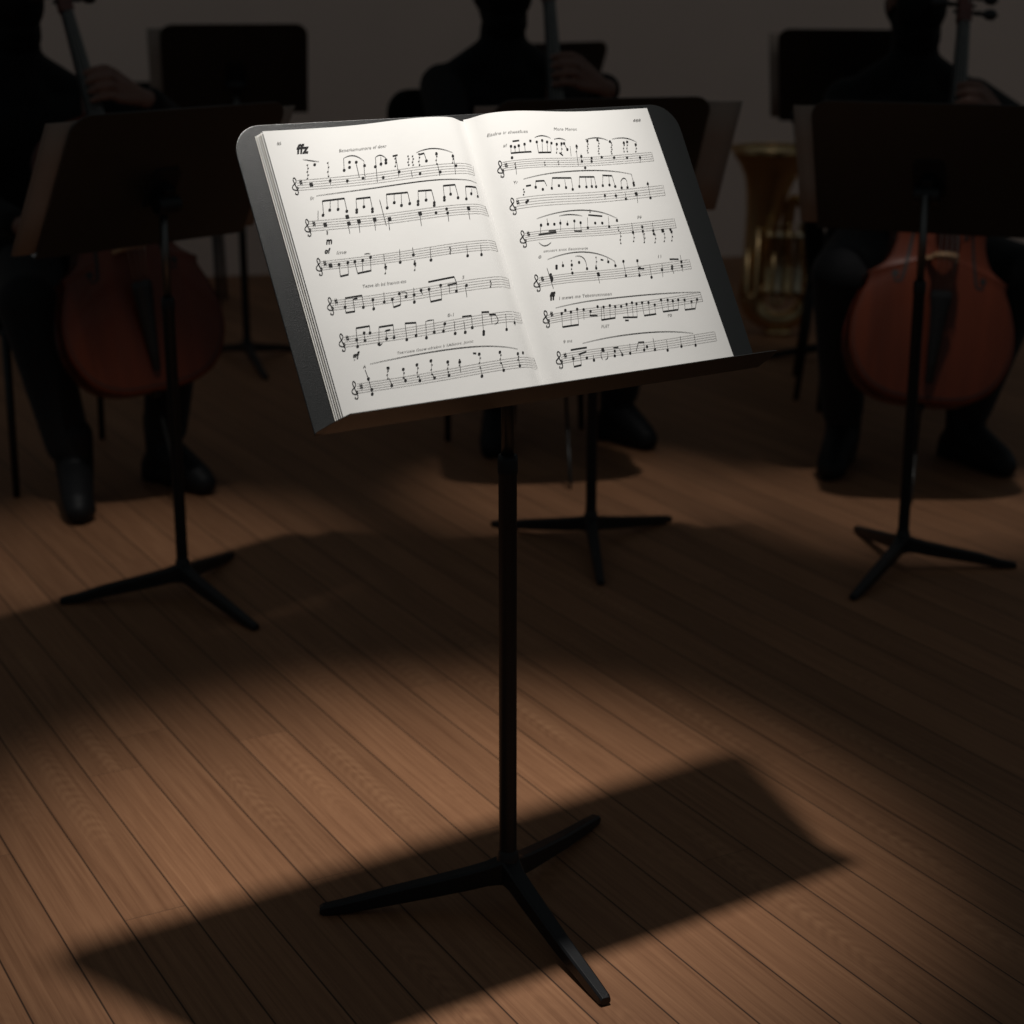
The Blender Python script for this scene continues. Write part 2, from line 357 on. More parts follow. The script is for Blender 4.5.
MARKS_LEFT = """S -2784 1053 -2747 1181 -230 1069 -195 1210;g -2792 1107;h -2703 1154;k -2547 1373 -2598 1198 5;r -2574 1115;n -2452 1373;c -2591 1451 -2489 1428 -2383 1407;k -2263 1384 -2315 1207 4;n -2305 1149;s -2297 1176 -2317 1096;n -2076 1270;s -2074 1279 -2036 1427;c -2036 1427 -1886 1448 -1768 1356;n -1992 1302;n -1972 1370;n -1881 1362;s -1781 1343 -1820 1180;n -1783 1306;s -1888 1338 -1899 1157;n -2075 1128;s -2072 1149 -2085 1096;n -1853 1144;s -1811 1179 -1837 1115;n -1643 1276;s -1606 1399 -1676 1073;c -1600 1399 -1528 1416 -1470 1367;s -1534 1391 -1561 1272;n -1558 1302;n -1488 1308;n -1477 1347;n -1580 1122;b -1373 1385 -1303 1391;s -1330 1394 -1368 1110;k -1343 1350 -1373 1248 3;n -1348 1168;k -1164 1357 -1199 1240 4;k -1104 1349 -1140 1232 4;s -1186 1161 -1193 1077;k -1010 1369 -1055 1221 4;b -1013 1360 -940 1371;s -940 1371 -936 1278;n -940 1266;n -1077 1108;c -1045 1388 -784 1422 -520 1352;n -769 1347;k -764 1362 -812 1212 4;s -796 1211 -814 1053;n -791 1103;n -536 1306;k -531 1321 -567 1214 3;s -527 1290 -577 1060;n -531 1176;d -2553 1584 185 ffz;t -2846 1676 61 85;t -1741 1530 662 Benerkamumore ef deer;c -2550 965 -1212 1006 -234 959;t -2614 937 55 Dr;S -2789 517 -2752 643 -180 515 -197 646;g -2783 560;h -2687 605;n -2534 708;s -2523 716 -2489 892;b -2489 892 -2183 903;s -2183 903 -2198 718;n -2200 733;s -2384 883 -2414 781;n -2425 767;s -2274 889 -2307 778;n -2310 767;r -2541 584;s -2541 510 -2555 452;r -2215 660;r -2220 571;s -2235 543 -2245 439;s -2585 765 -2619 650;n -2071 707;n -2061 739;s -2058 751 -2027 883;b -2027 883 -1831 885;s -1831 885 -1847 730;n -1847 730;n -1857 695;s -1922 873 -1948 785;n -1952 770;r -2076 587;s -2085 558 -2107 441;r -1858 589;s -1865 566 -1888 449;s -1716 836 -1726 490;n -1645 722;s -1640 736 -1604 898;b -1604 898 -1315 887;s -1315 887 -1325 749;n -1332 738;s -1498 893 -1529 789;n -1532 777;s -1404 887 -1442 741;n -1448 729;r -1658 572;s -1679 545 -1699 427;n -1226 711;n -1213 752;s -1206 754 -1173 886;b -1173 886 -988 875;s -988 875 -993 726;n -1002 706;n -1013 671;s -1068 872 -1099 770;n -1101 755;r -1234 591;s -1243 562 -1264 429;n -1019 572;n -852 726;n -841 762;s -838 771 -809 915;b -809 915 -631 918;s -631 918 -638 755;n -646 741;s -715 898 -738 808;n -738 796;n -858 605;n -860 551;s -861 545 -878 440;n -526 720;s -521 735 -482 888;b -482 888 -285 890;s -285 890 -299 778;n -311 763;n -422 790;s -387 859 -409 802;r -535 591;s -553 537 -566 439;s -2532 503 -2547 454;d -2557 367 91 m;d -2607 242 91 of;t -2433 208 138 line;S -2776 11 -2745 117 -221 21 -221 154;g -2780 50;h -2691 91;r -2626 55;n -2508 59;s -2508 59 -2536 -94;b -2536 -94 -2421 -82;s -2385 67 -2421 -82;n -2385 70;n -2288 73;s -2290 67 -2295 -72;b -2297 -80 -2100 -62;n -2178 79;s -2178 79 -2219 -59;n -2060 109;s -2060 109 -2106 -62;c -2133 155 -2087 159 -2047 152;s -1872 127 -1889 39;n -1897 -40;k -1887 -5 -1922 -121 3;n -1684 0;s -1643 165 -1682 9;n -1481 72;s -1465 166 -1479 78;n -1498 -46;k -1485 -12 -1519 -127 3;n -1271 -27;s -1233 142 -1267 -12;k -966 97 -987 27 3;s -963 106 -990 10;n -759 -35;s -727 101 -755 -23;n -550 -37;s -519 92 -546 -28;t -1978 -254 597 Teave ith bd fromm-tto;S -2794 -510 -2759 -392 -188 -482 -170 -343;g -2779 -460;h -2687 -406;n -2590 -489;s -2556 -376 -2590 -489;b -2556 -376 -2322 -366;s -2322 -366 -2343 -507;n -2349 -516;b -2456 -401 -2392 -394;s -2456 -401 -2479 -560;b -2602 -560 -2478 -557;s -2590 -489 -2602 -560;n -2194 -436;s -2193 -430 -2215 -545;n -2217 -551;s -2020 -362 -2046 -477;n -2050 -482;n -1932 -461;s -1932 -461 -1947 -562;b -1948 -565 -1842 -543;s -1806 -402 -1842 -543;n -1818 -401;n -1740 -450;c -1795 -389 -1721 -400 -1737 -450;n -1626 -441;s -1606 -355 -1656 -541;n -1651 -533;s -1526 -396 -1514 -457;n -1518 -397;s -1410 -398 -1437 -558;b -1438 -561 -1282 -552;s -1240 -363 -1282 -552;n -1410 -398;n -1243 -372;b -1392 -304 -1031 -288;s -1031 -288 -1022 -380;b -1154 -385 -1020 -374;s -1131 -388 -1153 -482;n -1058 -477;s -1022 -380 -1049 -467;n -898 -421;s -916 -424 -940 -572;t -911 -310 38 3;k -532 -403 -557 -477 3;s -530 -397 -556 -484;S -2759 -988 -2723 -865 -154 -956 -138 -817;g -2763 -930;h -2676 -882;n -2574 -999;n -2561 -916;s -2526 -769 -2573 -996;b -2526 -769 -2338 -762;s -2338 -762 -2358 -847;n -2359 -850;n -2437 -841;n -2454 -938;s -2437 -841 -2454 -938;n -2282 -1002;s -2217 -791 -2278 -988;b -2217 -791 -2020 -786;s -2020 -786 -2053 -943;n -2057 -946;b -2148 -849 -2078 -843;s -2133 -851 -2166 -958;n -2161 -950;c -2303 -1000 -2276 -1021 -2230 -994;n -1895 -994;s -1856 -787 -1892 -985;b -1856 -787 -1708 -798;s -1708 -798 -1747 -955;n -1758 -962;n -1630 -1008;s -1577 -802 -1628 -1002;c -1577 -802 -1517 -796 -1468 -798;s -1468 -798 -1504 -947;n -1507 -955;n -1383 -960;s -1332 -855 -1383 -960;n -1337 -869;n -1239 -1013;s -1205 -860 -1237 -1005;n -1102 -1020;s -1078 -880 -1100 -1012;b -1083 -816 -955 -820;s -955 -820 -986 -969;n -991 -974;n -851 -1048;n -862 -1080;s -797 -799 -859 -1071;b -802 -795 -692 -802;b -703 -837 -605 -847;c -607 -853 -602 -937 -672 -973;s -679 -843 -701 -961;n -510 -1056;s -452 -853 -507 -1047;n -337 -969;s -312 -906 -345 -1006;d -2630 -1113 127 gf;t -1553 -1147 1044 Therroate Geew-ofradoc b SABioirs. Jtooo;t -1224 -771 90 0-1;c -2478 -1239 -1299 -1205 -426 -1328;S -2755 -1576 -2721 -1463 -127 -1572 -134 -1437;g -2773 -1537;h -2677 -1501;t -2566 -1265 42 A;n -2554 -1417;s -2564 -1300 -2554 -1417;n -2550 -1555;n -2561 -1611;s -2554 -1417 -2555 -1603;k -2259 -1311 -2302 -1450 4;n -2253 -1320;s -2278 -1453 -2266 -1536;n -2271 -1541;k -2049 -1353 -2083 -1465 3;n -2057 -1361;s -2077 -1466 -2071 -1505;n -2071 -1505;k -1847 -1323 -1895 -1477 4;n -1859 -1330;s -1873 -1466 -1878 -1532;n -1881 -1532;k -1650 -1303 -1703 -1477 4;n -1660 -1307;s -1691 -1479 -1681 -1527;n -1678 -1528;k -1439 -1348 -1481 -1483 4;n -1445 -1356;s -1475 -1484 -1479 -1528;n -1479 -1528;k -1279 -1355 -1300 -1425 3;n -1290 -1382;s -1285 -1354 -1316 -1517;b -1083 -1301 -1040 -1311;k -992 -1321 -1048 -1497 4;n -1003 -1325;s -1039 -1498 -1046 -1601;n -1054 -1609;k -697 -1332 -747 -1482 4;n -711 -1342;s -731 -1484 -736 -1579;n -733 -1579;n -448 -1387;k -441 -1387 -470 -1467 3;s -450 -1393 -476 -1542;n -474 -1548;n -353 -1377"""
MARKS_RIGHT = """t 2620 1710 134 888;t 404 1581 617 Eadro ir chostfues;t 1364 1621 399 Moro Moron;S 154 1070 187 1184 2689 1100 2699 1228;g 142 1097;h 227 1138;t 296 1404 70 af;n 378 1387;n 433 1373;n 498 1387;n 596 1403;n 706 1446;b 347 1293 670 1294;s 378 1387 347 1293;s 433 1373 412 1290;s 498 1387 479 1291;s 596 1403 571 1292;b 423 1453 530 1458;n 807 1430;n 906 1452;n 983 1431;n 1052 1417;b 782 1280 998 1284;s 807 1430 782 1280;s 906 1452 851 1283;s 983 1431 936 1283;s 1040 1417 998 1284;c 794 1491 936 1520 1066 1485;c 1117 1474 1228 1485 1315 1458;n 1139 1403;n 1225 1413;n 1269 1414;n 1293 1327;k 1133 1387 1093 1279 3;k 1215 1388 1175 1279 3;b 1137 1279 1186 1239;s 1269 1414 1293 1327;s 1358 1374 1325 1234;n 342 1230;k 362 1140 345 1091 2;s 369 1161 334 998;k 835 1139 822 1103 2;k 1074 1149 1060 1112 2;n 1469 1373;k 1475 1389 1440 1296 3;s 1440 1296 1395 1093;n 1496 1226;n 1480 1154;s 1506 1263 1465 1133;n 1501 1060;n 1661 1197;n 1644 1150;n 1679 1448;k 1681 1433 1624 1277 6;n 1854 1459;k 1870 1442 1803 1255 6;n 2053 1424;k 2074 1401 2018 1245 6;k 2284 1406 2233 1265 4;n 2278 1390;k 2338 1403 2287 1262 4;n 2338 1403;n 2469 1357;k 2470 1341 2438 1253 3;c 1649 1465 1853 1488 2023 1442;c 2102 1457 2336 1459 2497 1385;n 1835 1203;n 2040 1186;n 2255 1174;n 2472 1164;s 2478 1180 2453 1092;c 414 922 1466 1020 2239 930;s 2239 930 2231 756;S 183 531 226 673 2696 586 2713 732;g 153 576;h 231 621;t 289 889 63 Yr;n 354 606;n 380 625;k 374 784 350 712 3;b 421 825 500 831;n 564 799;b 593 882 734 883;s 593 882 569 814;n 667 764;s 734 883 749 807;n 820 774;s 881 919 820 774;b 881 919 1207 918;s 1207 918 1179 764;n 1172 755;n 954 809;s 1086 894 1064 787;n 1066 781;n 1302 794;s 1354 932 1304 800;b 1354 932 1606 926;s 1606 926 1591 786;n 1586 783;s 1457 921 1423 791;n 1421 785;n 1515 789;s 1546 912 1517 795;n 1704 794;s 1758 942 1707 803;b 1751 942 1910 928;s 1910 928 1909 776;n 1907 770;s 1856 931 1822 807;n 1819 797;n 2007 745;c 2021 833 2089 880 2127 842;s 2028 832 2007 745;s 2127 842 2111 748;n 2105 742;n 2230 804;n 2224 769;n 1687 648;s 1698 678 1671 595;n 1870 637;s 1874 669 1869 597;n 2020 581;s 2041 667 2023 587;r 2217 640;s 2219 614 2196 511;n 2433 567;s 2472 803 2435 583;n 2461 772;S 164 82 198 194 2708 103 2721 235;g 156 122;h 245 180;c 431 368 1250 455 1773 308;t 1352 446 38 z;n 466 275;s 476 304 416 161;n 577 282;s 589 356 572 267;n 679 275;n 783 285;s 800 330 752 182;n 896 266;s 913 311 891 251;n 1031 308;s 1031 308 979 173;n 1129 281;s 1129 281 1095 154;b 383 149 672 159;b 553 185 674 183;b 977 167 1105 160;c 802 384 997 398 1194 374;c 355 48 428 -7 540 31;n 1227 205;s 1274 347 1229 211;n 1378 267;n 1498 262;b 1303 386 1535 359;n 1595 204;s 1634 348 1597 210;n 1757 284;k 1746 185 1729 140 2;k 1754 107 1698 -44 4;s 1989 230 1962 76;n 1962 98;k 1969 76 1930 -31 3;s 2141 187 2101 -60;n 2143 162;n 2131 100;k 2146 61 2101 -60 3;n 2306 95;n 2299 48;k 2319 31 2279 -76 3;s 2331 204 2303 48;r 2463 82;k 2478 33 2438 -74 3;n 2598 87;n 2604 54;k 2610 38 2567 -76 3;t 2143 300 80 79;t 749 -80 734 omnert anoc Beommerje;c 404 -197 1063 -134 1512 -294;t 306 -150 44 0;S 167 -544 202 -426 2742 -503 2754 -371;g 160 -489;h 248 -446;n 384 -404;r 382 -449;n 374 -483;s 359 -311 362 -595;n 511 -297;n 501 -326;n 613 -300;s 625 -247 614 -306;n 758 -301;k 780 -242 736 -360 3;n 728 -411;n 893 -272;c 862 -186 992 -218 993 -359;n 995 -365;n 1155 -366;k 1213 -216 1167 -336 3;r 1160 -452;s 1145 -472 1134 -578;b 1275 -250 1320 -259;n 1395 -287;s 1402 -241 1395 -287;n 1495 -349;s 1505 -294 1498 -340;n 1619 -502;s 1649 -304 1622 -493;n 1651 -298;n 1886 -307;n 1889 -416;b 1852 -419 1958 -428;n 1845 -515;s 1886 -307 1849 -506;n 2034 -560;s 2069 -385 2036 -554;n 2246 -471;s 2277 -389 2223 -571;t 2276 -282 66 11;n 2430 -441;n 2419 -471;s 2421 -497 2422 -544;b 2426 -334 2576 -348;s 2626 -296 2583 -528;n 2609 -389;n 2594 -450;d 321 -700 108 ff;t 839 -737 884 I mewt me Tebctmmnnoen;S 129 -1046 161 -935 2759 -982 2763 -853;c 307 -857 1541 -794 2764 -850;g 140 -980;h 228 -928;n 371 -940;n 439 -904;n 516 -936;n 626 -908;n 727 -923;n 831 -954;n 974 -898;n 1074 -910;n 1189 -896;n 1275 -916;n 1378 -921;n 1480 -898;n 1578 -884;n 1648 -906;n 1746 -899;n 1852 -909;n 1944 -949;n 2072 -891;n 2181 -902;n 2260 -926;n 2355 -920;n 2461 -931;n 2566 -967;n 2671 -947;s 371 -940 323 -1120;s 516 -936 455 -1119;s 626 -908 575 -1118;b 323 -1120 575 -1118;s 727 -923 685 -1054;b 794 -1012 927 -1021;s 831 -954 809 -1013;s 1038 -908 970 -1084;b 970 -1084 1219 -1070;s 1074 -910 1023 -1081;s 1189 -896 1126 -1079;s 1275 -916 1219 -1070;b 1350 -1074 1593 -1090;s 1480 -898 1442 -1078;s 1578 -884 1525 -1084;s 1648 -906 1593 -1090;b 1715 -1080 1922 -1076;s 1746 -899 1715 -1080;s 1852 -909 1811 -1077;s 1944 -949 1911 -1075;b 2046 -1058 2304 -1055;s 2072 -891 2046 -1058;s 2181 -902 2138 -1056;s 2260 -926 2226 -1056;s 2355 -920 2311 -1055;b 2416 -1070 2594 -1071;s 2461 -931 2416 -1070;s 2566 -967 2538 -1071;s 2671 -947 2594 -1071;t 1005 -1176 149 PLST;t 2135 -1114 72 ro;b 1370 -1118 1432 -1122;c 545 -1375 1613 -1317 2427 -1413;b 339 -1438 593 -1434;S 152 -1595 186 -1479 2781 -1560 2793 -1430;g 148 -1541;h 241 -1496;t 338 -1317 133 9 ms;n 339 -1555;s 340 -1511 315 -1654;b 312 -1663 429 -1656;s 462 -1513 429 -1656;b 436 -1510 566 -1490;n 543 -1573;n 643 -1614;s 656 -1550 645 -1608;r 839 -1493;c 814 -1491 779 -1573 790 -1622;c 900 -1527 881 -1601 825 -1625;b 1024 -1477 1114 -1478;n 1032 -1523;n 1007 -1587;n 1141 -1582;s 1124 -1500 1143 -1577;n 1284 -1573;s 1326 -1447 1288 -1573;b 1478 -1439 1577 -1442;s 1478 -1439 1397 -1553;s 1568 -1447 1541 -1566;n 1536 -1550;n 1599 -1511;n 1716 -1563;s 1743 -1404 1723 -1554;n 1921 -1594;s 1957 -1451 1928 -1586;n 2166 -1568;s 2199 -1430 2169 -1559;n 2404 -1580;s 2434 -1445 2408 -1572;d 319 -696 107 ff"""
CLEF = spline([(.05, .36), (.19, .30), (.15, .10), (-.04, .04), (-.24, .16), (-.26, .42), (-.06, .66), (.15, .88), (.19, 1.16), (.09, 1.36), (-.03, 1.2), (-.02, .9), (.07, .3), (.11, -.2), (.0, -.42), (-.16, -.35), (-.12, -.22)], 5)
def engrave(marks, page):
    notes, staff = Ink(), Ink()
    ht = .0123
    for ln in marks.split(';'):
        k, rest = ln[0], ln[2:]
        if k in 'dt':
            p = rest.split(' ', 3); u, v, w = (int(x) * 1e-4 for x in p[:3])
            if k == 'd': notes.text(u, v, w, p[3], .35, .03)
            else:
                wk = Ink(); wk.text(u, v, w, p[3], .28, .0, .0036); obj('small_print', wk.bm, M_INK_GREY, page, smooth=False)
            continue
        q = [int(x) for x in rest.split()]; p = [x * 1e-4 for x in q]
        pt = [(p[i], p[i + 1]) for i in range(0, len(p) - 1, 2)]
        if k == 'S':
            (a, b, c, d) = pt      # left bottom, left top, right bottom, right top
            for i in range(5):
                f = i / 4; y0 = a[1] + (b[1] - a[1]) * f; y1 = c[1] + (d[1] - c[1]) * f
                x0 = a[0] + (b[0] - a[0]) * f; x1 = c[0]
                staff.ribbon([(x0 + (x1 - x0) * t / 24, y0 + (y1 - y0) * t / 24) for t in range(25)], .00042, .0004)
            staff.ribbon([c, d], .0006, .0004)
        elif k == 'n': notes.disc(*pt[0], .0021, .0016)
        elif k == 'r': notes.rect(*pt[0], .0023, .0024)
        elif k == 's': notes.ribbon(pt, .00062)
        elif k == 'b': notes.ribbon([(pt[0][0] + (pt[1][0] - pt[0][0]) * t / 6, pt[0][1] + (pt[1][1] - pt[0][1]) * t / 6) for t in range(7)], .0014, .0006)
        elif k == 'c':
            a, m, b = pt; ctl = (2 * m[0] - (a[0] + b[0]) / 2, 2 * m[1] - (a[1] + b[1]) / 2); n = 20
            cs = [((1 - t) ** 2 * a[0] + 2 * t * (1 - t) * ctl[0] + t * t * b[0], (1 - t) ** 2 * a[1] + 2 * t * (1 - t) * ctl[1] + t * t * b[1]) for t in [i / n for i in range(n + 1)]]
            notes.ribbon(cs, [.0004 + .0005 * math.sin(math.pi * i / n) for i in range(n + 1)])
        elif k == 'k':
            n = q[4]; a, b = pt[0], pt[1]
            for i in range(n):
                t = i / max(1, n - 1); notes.disc(a[0] + (b[0] - a[0]) * t + (.0005 if i % 2 else -.0005), a[1] + (b[1] - a[1]) * t, .0014, .0006, .2, 7)
            staff.ribbon([a, b], .0006, .0004)
        elif k == 'g':
            u, v = pt[0]
            notes.ribbon([(u + x * ht * 1.3, v - .0055 + y * ht) for x, y in CLEF], .0010)
        elif k == 'h':
            u, v = pt[0]
            for s in (-1, 1):
                notes.ribbon([(u + s * .0009, v - .0036), (u + s * .0009, v + .0036)], .0005)
                notes.ribbon([(u - .0020, v + s * .0013 - .0004), (u + .0020, v + s * .0013 + .0004)], .0011)
    obj('music_notes', notes.bm, M_INK, page, smooth=False)
    obj('staff_lines', staff.bm, M_STAFF, page, smooth=False)
engrave(MARKS_LEFT, PAGE_L)
engrave(MARKS_RIGHT, PAGE_R)

# ------------------------------------------------------------------ the other music stands and their books
def booklet(label, PB, w, h, shift, group):
    """an open booklet lying against the reader's side of a desk"""
    root = empty('sheet_music', None, label, 'sheet music', group, PB)
    for s in (-1, 1):
        for k in range(2):
            bm = bmesh.new(); g = []
            for i in range(13):
                t = i / 12; x = shift + s * t * (w / 2 - .004 * k); z = .0035 + (.012 - .004 * k) * math.sin(math.pi * min(1, t * 1.15)) ** .7 * (1 - .55 * t) if t * 1.15 < 1 else .0035 + .001 * (1 - k)
                g.append([bm.verts.new((x, y, z + .0016 * (1 - k))) for y in (-h / 2 - .005, -h / 6, h / 6, h / 2 - .005)])
            for a, b in zip(g, g[1:]):
                for j in range(3): bm.faces.new((a[j], b[j], b[j + 1], a[j + 1]))
            o = obj('page', bm, M_BOOKBACK, root)
            sm = o.modifiers.new('thick', 'SOLIDIFY'); sm.thickness = .0008; sm.offset = 1
    return root
GS = None
_, PB = music_stand('black music stand at the left in front of the left cellist', (-.7021, 3.6377), R(227.43), R(30.42), .516, .3265, .8905, -.0119, [(-.256, -.044), (.183, -.205), (.061, .272)], GS, .648)
booklet('buff sheet music on the left music stand before the left cellist', PB, .60, .300, .010, GS)
_, PB = music_stand('black music stand at the right in front of the right cellist', (.8753, 3.8381), R(158.9), R(26.33), .490, .3182, .882, .0227, [(.257, -.007), (-.151, -.226), (-.052, .268)], GS, .648)
booklet('buff sheet music on the right music stand before the right cellist', PB, .565, .292, .002, GS)
_, PB = music_stand('black music stand behind the lit open score, before the middle cellist', (.183, 3.9906), R(194.1), R(30.39), .4832, .3221, .8864, .0127, [(-.231, .156), (.202, .197), (.011, -.282)], GS, .648)
booklet('buff sheet music on the music stand before the middle cellist', PB, .60, .293, -.017, GS)
_, PB = music_stand('tall black music stand by the wall behind the left music stand', (-.897, 5.9977), R(190), R(22), .468, .3075, .972, -.005, [(-.143, .215), (.136, .232), (.096, -.261)], GS, .648)
booklet('sheet music on the far left stand by the wall', PB, .50, .285, .024, GS)
_, PB = music_stand('black music stand by the wall beside the brass tuba', (1.1161, 6.046), R(164), R(22), .494, .326, .945, .0209, [(-.266, .03), (.22, .15), (.09, -.25)], GS, .648)
booklet('sheet music on the far stand beside the brass tuba', PB, .54, .30, .008, GS)
_, PB = music_stand('far black music stand showing behind the middle cellist', (.115, 6.35), R(214), R(24), .46, .30, .905, .005, [(-.24, .12), (.24, .11), (.0, -.27)], GS, .648)

# ------------------------------------------------------------------ chairs
def chair(label, c, ang, bw=.44, bz0=.60, bz1=.88, seat_w=.43, thick=.03):
    root = empty('orchestra_chair', (c[0], c[1], 0), label, 'chair')
    root.rotation_euler.z = ang                    # faces -y when ang is 0
    def rr(w, h, r, n=6):
        o = []
        for cx, cy, a0 in ((w/2 - r, h/2 - r, 0), (-w/2 + r, h/2 - r, 90), (-w/2 + r, -h/2 + r, 180), (w/2 - r, -h/2 + r, 270)):
            o += [(cx + r * math.cos(R(a0 + 90 * k / n)), cy + r * math.sin(R(a0 + 90 * k / n))) for k in range(n + 1)]
        return o
    bm = bmesh.new(); prism(bm, rr(seat_w, .42, .06), .425, .465)
    obj('seat', bm, M_PAD, root, smooth=False, bevel=.012)
    bm = bmesh.new(); prism(bm, rr(bw, bz1 - bz0, .07), -thick / 2, thick / 2)
    bm.transform(MX.Translation((0, .215, (bz0 + bz1) / 2)) @ MX.Rotation(R(82), 4, 'X'))
    for v in bm.verts: v.co.y -= .9 * v.co.x ** 2 - .02
    obj('backrest', bm, M_PAD, root, smooth=False, bevel=.008)
    for sx in (-1, 1):
        bm = bmesh.new(); tube(bm, [(sx * (seat_w/2 - .02), -.19, .43), (sx * (seat_w/2 - .01), -.205, .0)], [.0115, .009], 12); obj('leg', bm, M_CHAIR, root)
        bm = bmesh.new(); tube(bm, [(sx * (seat_w/2 - .02), .18, .43), (sx * (seat_w/2 - .01), .225, .0)], [.0115, .009], 12); obj('leg', bm, M_CHAIR, root)
        bm = bmesh.new(); tube(bm, [(sx * (seat_w/2 - .03), .17, .43), (sx * (seat_w/2 - .03), .205, .55), (sx * (bw/2 - .06), .235 - .9 * (bw/2 - .06) ** 2, (bz0 + bz1) / 2)], .010, 10); obj('back_post', bm, M_CHAIR, root)
    bm = bmesh.new()
    for y in (-.185, .18): tube(bm, [(-seat_w/2 + .02, y, .415), (seat_w/2 - .02, y, .415)], .009, 8)
    for sx in (-1, 1): tube(bm, [(sx * (seat_w/2 - .02), -.185, .415), (sx * (seat_w/2 - .02), .18, .415)], .009, 8)
    obj('seat_rail', bm, M_CHAIR, root)
    return root
chair('black chair under the cellist at the left edge', (-1.21, 4.68), R(35), bz1=.86)
chair('black chair with rounded back under the middle cellist', (-.06, 5.22), R(20), bw=.50, bz0=.62, bz1=.95)
chair('black chair under the cellist at the right', (1.12, 5.07), R(-4), bz1=.88)
chair('empty black chair seen through behind the left cello', (-1.335, 6.95), R(6), bz1=.86)
chair('black chair turned sideways in front of the brass tuba', (1.13, 5.60), R(82), bw=.40, bz0=.33, bz1=.86, thick=.05, seat_w=.36)

# ------------------------------------------------------------------ cellos
def make_cello():
    root = bpy.data.objects.new('cello', None); root.empty_display_size = .05; link(root)
    seg1 = spline([(0, 0), (.10, .007), (.172, .045), (.213, .12), (.219, .195), (.204, .265), (.184, .316), (.188, .338)], 8)
    seg2 = spline([(.188, .338), (.171, .348), (.137, .378), (.119, .43), (.121, .475), (.139, .508), (.163, .53)], 6)
    seg3 = spline([(.163, .53), (.157, .543), (.166, .585), (.171, .63), (.161, .69), (.122, .735), (.06, .752), (.03, .757), (0, .757)], 6)
    half = seg1 + seg2[1:] + seg3[1:]
    outl = half + [(-x, z) for x, z in half[-2:0:-1]]
    CZ = .40; n = len(outl); RIB = .058; ARCH = .024
    pol = sorted((math.atan2(z - CZ, x), math.hypot(x, z - CZ)) for x, z in outl)
    def Rth(t):
        lo, hi = 0, len(pol) - 1
        if t <= pol[0][0] or t >= pol[-1][0]: return pol[0][1]
        while hi - lo > 1:
            m = (lo + hi) // 2
            if pol[m][0] <= t: lo = m
            else: hi = m
        f = (t - pol[lo][0]) / max(1e-9, pol[hi][0] - pol[lo][0]); return pol[lo][1] * (1 - f) + pol[hi][1] * f
    def arch(s): return (1 - min(1, s) ** 2.2)
    def front_y(x, z):
        s = math.hypot(x, z - CZ) / Rth(math.atan2(z - CZ, x)); return -(RIB + .004 + ARCH * arch(s))
    def plate(sign, A):
        bm = bmesh.new(); S = [1.0, .97, .9, .8, .66, .5, .33, .16]
        rings = [[bm.verts.new((x, sign * (RIB - .001), z)) for x, z in outl]]
        for s in S: rings.append([bm.verts.new((x * s, sign * (RIB + .004 + A * arch(s)), CZ + (z - CZ) * s)) for x, z in outl])
        for a, b in zip(rings, rings[1:]):
            for k in range(n): bm.faces.new((a[k], a[(k + 1) % n], b[(k + 1) % n], b[k]))
        c = bm.verts.new((0, sign * (RIB + .004 + A), CZ)); l = rings[-1]
        for k in range(n): bm.faces.new((l[k], l[(k + 1) % n], c))
        bm.faces.new(rings[0]); return bm
    top = obj('top_plate', plate(-1, ARCH), M_VARNISH, root)
    obj('back_plate', plate(1, .02), M_RIBWOOD, root)
    bm = bmesh.new(); f = .982
    a = [bm.verts.new((x * f, -RIB, CZ + (z - CZ) * f)) for x, z in outl]; b = [bm.verts.new((x * f, RIB, CZ + (z - CZ) * f)) for x, z in outl]
    for k in range(n): bm.faces.new((a[k], a[(k + 1) % n], b[(k + 1) % n], b[k]))
    obj('ribs', bm, M_RIBWOOD, root)
    # inlaid edge line and f-holes
    bm = bmesh.new()
    for f0, f1 in ((.965, .955),):
        a = [bm.verts.new((x * f0, front_y(x * f0, CZ + (z - CZ) * f0) - .0006, CZ + (z - CZ) * f0)) for x, z in outl]
        b = [bm.verts.new((x * f1, front_y(x * f1, CZ + (z - CZ) * f1) - .0006, CZ + (z - CZ) * f1)) for x, z in outl]
        for k in range(n): bm.faces.new((a[k], a[(k + 1) % n], b[(k + 1) % n], b[k]))
    obj('edge_inlay', bm, M_PURFLING, top)
    for s in (-1, 1):
        bm = bmesh.new(); path = spline([(.056, .452), (.060, .468), (.074, .470), (.080, .448), (.086, .40), (.095, .345), (.101, .322), (.116, .318), (.120, .336)], 6)
        row = []
        for i, (x, z) in enumerate(path):
            p0, p1 = path[max(0, i - 1)], path[min(len(path) - 1, i + 1)]; dx, dz = p1[0] - p0[0], p1[1] - p0[1]; d = math.hypot(dx, dz)
            w = .0016 + .0030 * math.sin(math.pi * i / (len(path) - 1)) ** 1.0
            pp = []
            for q in (1, -1):
                xx, zz = x - q * dz / d * w, z + q * dx / d * w; pp.append(bm.verts.new((s * xx, front_y(xx, zz) - .0009, zz)))
            row.append(pp)
        for p, q in zip(row, row[1:]): bm.faces.new((p[0], p[1], q[1], q[0]))
        for cx, cz, r in ((.060, .450, .0075), (.117, .338, .0095)):
            bm.faces.new([bm.verts.new((s * (cx + r * math.cos(t)), front_y(cx + r * math.cos(t), cz + r * math.sin(t)) - .001, cz + r * math.sin(t))) for t in [k * math.pi / 8 for k in range(16)]])
        obj('sound_hole', bm, M_PURFLING, top)
    # bridge
    yb = front_y(0, .385)
    bm = bmesh.new()
    bo = [(-.046, 0), (-.030, 0), (-.026, .012), (-.014, .020), (0, .024), (.014, .020), (.026, .012), (.030, 0), (.046, 0), (.043, .010), (.030, .030), (.036, .048), (.030, .066), (.020, .079), (0, .086), (-.020, .079), (-.030, .066), (-.036, .048), (-.030, .030), (-.043, .010)]
